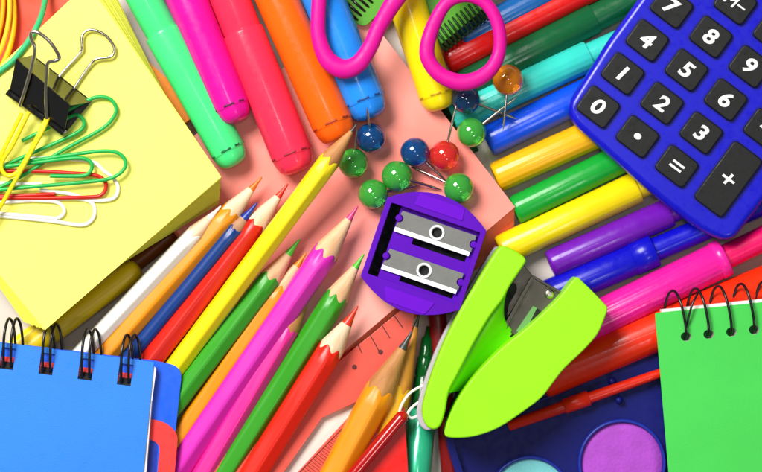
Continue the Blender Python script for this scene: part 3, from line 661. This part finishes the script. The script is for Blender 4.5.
# ------------------------------------------------------------ blue notebook
bz = 56
bnb = thing('spiral_notebook', 'light blue spiral notebook at the lower left corner', 'notebook', at(W(70, 420, 30)))
def bq(x, y, z=bz): return W(x, y, z).to_2d()
sx = [(8 + 39.2 * i, 358.5 + 5.35 * i) for i in range(-2, 4)]
tilt = math.atan2(-5.35, 39.2)
def brect(x, y, w, h, z=bz):
    c = W(x, y, z).to_2d(); cu_ = Vector((math.cos(tilt), math.sin(tilt))); cv = Vector((-cu_.y, cu_.x))
    return [c + cu_ * (i * w) + cv * (j * h) for i, j in ((-1, -1), (1, -1), (1, 1), (-1, 1))]
bh = [brect(x - .5, y, 6.8, 10.5) for x, y in sx]
part('cover', MB().prism([bq(-110, 328), bq(154, 362), bq(143, 476), bq(128, 640), bq(-110, 640)], bz - 1.4, bz, bh), mat('card_azure', '#2f80ea', .5, var=.035, vscale=45, bump=.2, bscale=2500), bnb)
part('pages', MB().prism([bq(-110, 364), bq(156, 386), bq(154.5, 372), bq(156.5, 364), bq(158, 366), bq(147, 476), bq(130, 636), bq(-110, 636)][0:1] + [bq(151.6, 400), bq(145.6, 476), bq(130, 636), bq(-110, 636)], 44, bz - 2, ), paper('page', '#f6f4ee'), bnb)
part('page_strip', MB().prism([bq(153.8, 366), bq(156.0, 369), bq(151.8, 401), bq(149, 401)], bz - 5, bz - 1.8), paper('page', '#f6f4ee'), bnb)
part('blue_divider', MB().prism(rpoly([bq(-110, 329, 50), bq(155, 361, 50), bq(182, 367, 50), bq(174, 440, 50), bq(160, 640, 50), bq(-110, 640, 50)], [0, 0, 14, 6, 0, 0], 6), 41.5, 43.5), mat('card_blue', '#145ce0', .35, var=.03), bnb)
part('red_tab', MB().prism(rpoly([bq(128, 413, 46), bq(167, 423, 46), bq(178, 434, 46), bq(173, 490, 46), bq(160, 640, 46), bq(132, 640, 46), bq(149, 560, 46), bq(157, 476, 46), bq(160, 444, 46), bq(147, 438, 46), bq(128, 436, 46)], [0, 12, 10, 4, 0, 0, 0, 2, 14, 3, 0], 6), 43.7, 45.2), mat('card_red_tab', '#ee3f3c', .4, var=.03), bnb)
part('navy_tab', MB().prism(rpoly([bq(120, 446, 45), bq(158, 440, 45), bq(156, 480, 45), bq(145, 640, 45), bq(120, 640, 45)], [0, 8, 0, 0, 0], 6), 42.2, 43.6), mat('card_navy', '#1636a8', .4), bnb)
part('punched_strip_blue', MB().prism([bq(-110, 331), bq(150, 362), bq(149, 378), bq(-110, 347)][:2] + [bq(150, 376.5), bq(-110, 341)], 50, 52), mat('card_blue', '#145ce0', .35), bnb)
def stripe(d0, d1, z0, z1, m, nm):
    part(nm, MB().prism([bq(-85, 345.8 + d0 - 0), bq(150, 377.9 + d0), bq(150, 377.9 + d1), bq(-85, 345.8 + d1)], z0, z1), m, bnb)
stripe(3.0, 8.2, 52.2, 53, mat('card_red_tab', '#ee3f3c', .4), 'punched_strip_red')
stripe(1.6, 3.0, 52.1, 52.9, mat('card_white_red', '#f0e4e4', .5), 'punched_strip_white')
stripe(-1.5, 1.6, 52.3, 53.1, mat('card_red_tab', '#ee3f3c', .4), 'punched_strip_red')
for i, (x, y) in enumerate(sx):
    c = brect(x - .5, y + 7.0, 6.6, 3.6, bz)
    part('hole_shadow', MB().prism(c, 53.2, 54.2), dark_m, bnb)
    c = brect(x - .5, y + 3.2, 6.6, 3.4, bz)
    part('divider_edge', MB().prism(c, 53.0, 53.5), mat('card_red_tab', '#ee3f3c', .4), bnb)
    for dx in (-4.5, 3.0):
        P = [W(x + dx, y + 9, 52), W(x + dx, y + 5, bz + 1), W(x + dx, y - 6, bz + 6), W(x + dx + .6, y - 22, bz + 9), W(x + dx + 3, y - 35, bz + 4), W(x + dx + 6, y - 40, bz - 5), W(x + dx + 9.5, y - 34, bz - 10), W(x + dx + 11.5, y - 20, bz - 13), W(x + dx + 12, y - 6, bz - 14)]
        part('coil_loop', MB().tube(catmull(P, 6), 1.4, 10), wire_k, bnb)

# ------------------------------------------------------------ green notebooks at the top edge
def coil_book(label, cover, c0, c1, n, m, z=44, wm_=None):
    root = thing('spiral_notebook', label, 'notebook', at(W(cover[0][0], cover[0][1], 30)))
    part('cover', MB().prism(rpoly(poly(cover, z), 4, 4), z - 2, z), m, root, bevel=.4)
    part('pages', MB().prism(poly([(cx + 1.5 if cx < cover[0][0] else cx - 1.5, cy - 1) for cx, cy in cover], z), z - 12, z - 2.4), paper('page', '#f6f4ee'), root)
    a, b = Vector(c0), Vector(c1); d = (b - a).normalized(); nn = Vector((-d.y, d.x))
    for i in range(n):
        p = a.lerp(b, i / (n - 1)); P = []
        for k in range(13):
            t = 2 * PI * k / 12
            q = p + nn * (12 * math.cos(t)) + d * (2.5 * k / 12)
            P.append(W(q.x, q.y, z - 6 + 10 * math.sin(t)))
        part('coil_loop', MB().tube(P, 1.25, 8), wm_ or wire_k, root)
    return root
gcm = mat('card_leaf', '#4f9a1c', .4, var=.06, vscale=50)
coil_book('green notebook whose coil shows through the right scissor handle', [(432, 52), (480, 12), (540, -80), (430, -120), (405, -60), (419, 0)], (438, 42), (482, 7), 12, gcm, 38, plastic('coil_green', '#1d4416', .35))
coil_book('green notebook corner between the blue and yellow highlighters', [(352, 18), (358, 25), (366, 26), (392, 0), (392, -80), (330, -80), (336, 0)], (350, 14), (372, -12), 7, gcm, 40)

# ------------------------------------------------------------ camera, light, world
cam = bpy.data.cameras.new('camera'); co = bpy.data.objects.new('camera', cam); col.objects.link(co)
co.location = (0, 0, D * S); co.rotation_euler = (0, 0, 0)
cam.sensor_width = 36; cam.lens = 36 * D / 762; cam.clip_start = .01; cam.clip_end = 50
cam.dof.use_dof = True; cam.dof.focus_distance = (D - 60) * S; cam.dof.aperture_fstop = 9
sc.camera = co
w = bpy.data.worlds.new('World'); sc.world = w; w.use_nodes = True
w.node_tree.nodes['Background'].inputs[0].default_value = (1, .985, .97, 1)
w.node_tree.nodes['Background'].inputs[1].default_value = .17
def area(name, loc, power, size, colr=(1, 1, 1), sy=None):
    l = bpy.data.lights.new(name, 'AREA'); l.energy = power; l.size = size; l.color = colr
    if sy: l.shape = 'RECTANGLE'; l.size_y = sy
    o = bpy.data.objects.new(name, l); col.objects.link(o); o.location = loc
    o.rotation_euler = (Vector((0, 0, 0)) - Vector(loc)).to_track_quat('-Z', 'Y').to_euler()
area('softbox_key', (-.40, .46, .82), 16.5, .42, (1, .98, .95))
area('softbox_fill', (.35, -.5, .95), 1.1, .14, (.97, .98, 1))
area('softbox_top', (.02, .075, 1.3), 1.0, .14, (1, .99, .97))
sc.view_settings.view_transform = 'Standard'; sc.view_settings.look = 'None'; sc.view_settings.exposure = 0; sc.view_settings.gamma = 1
sc.render.engine = 'CYCLES'
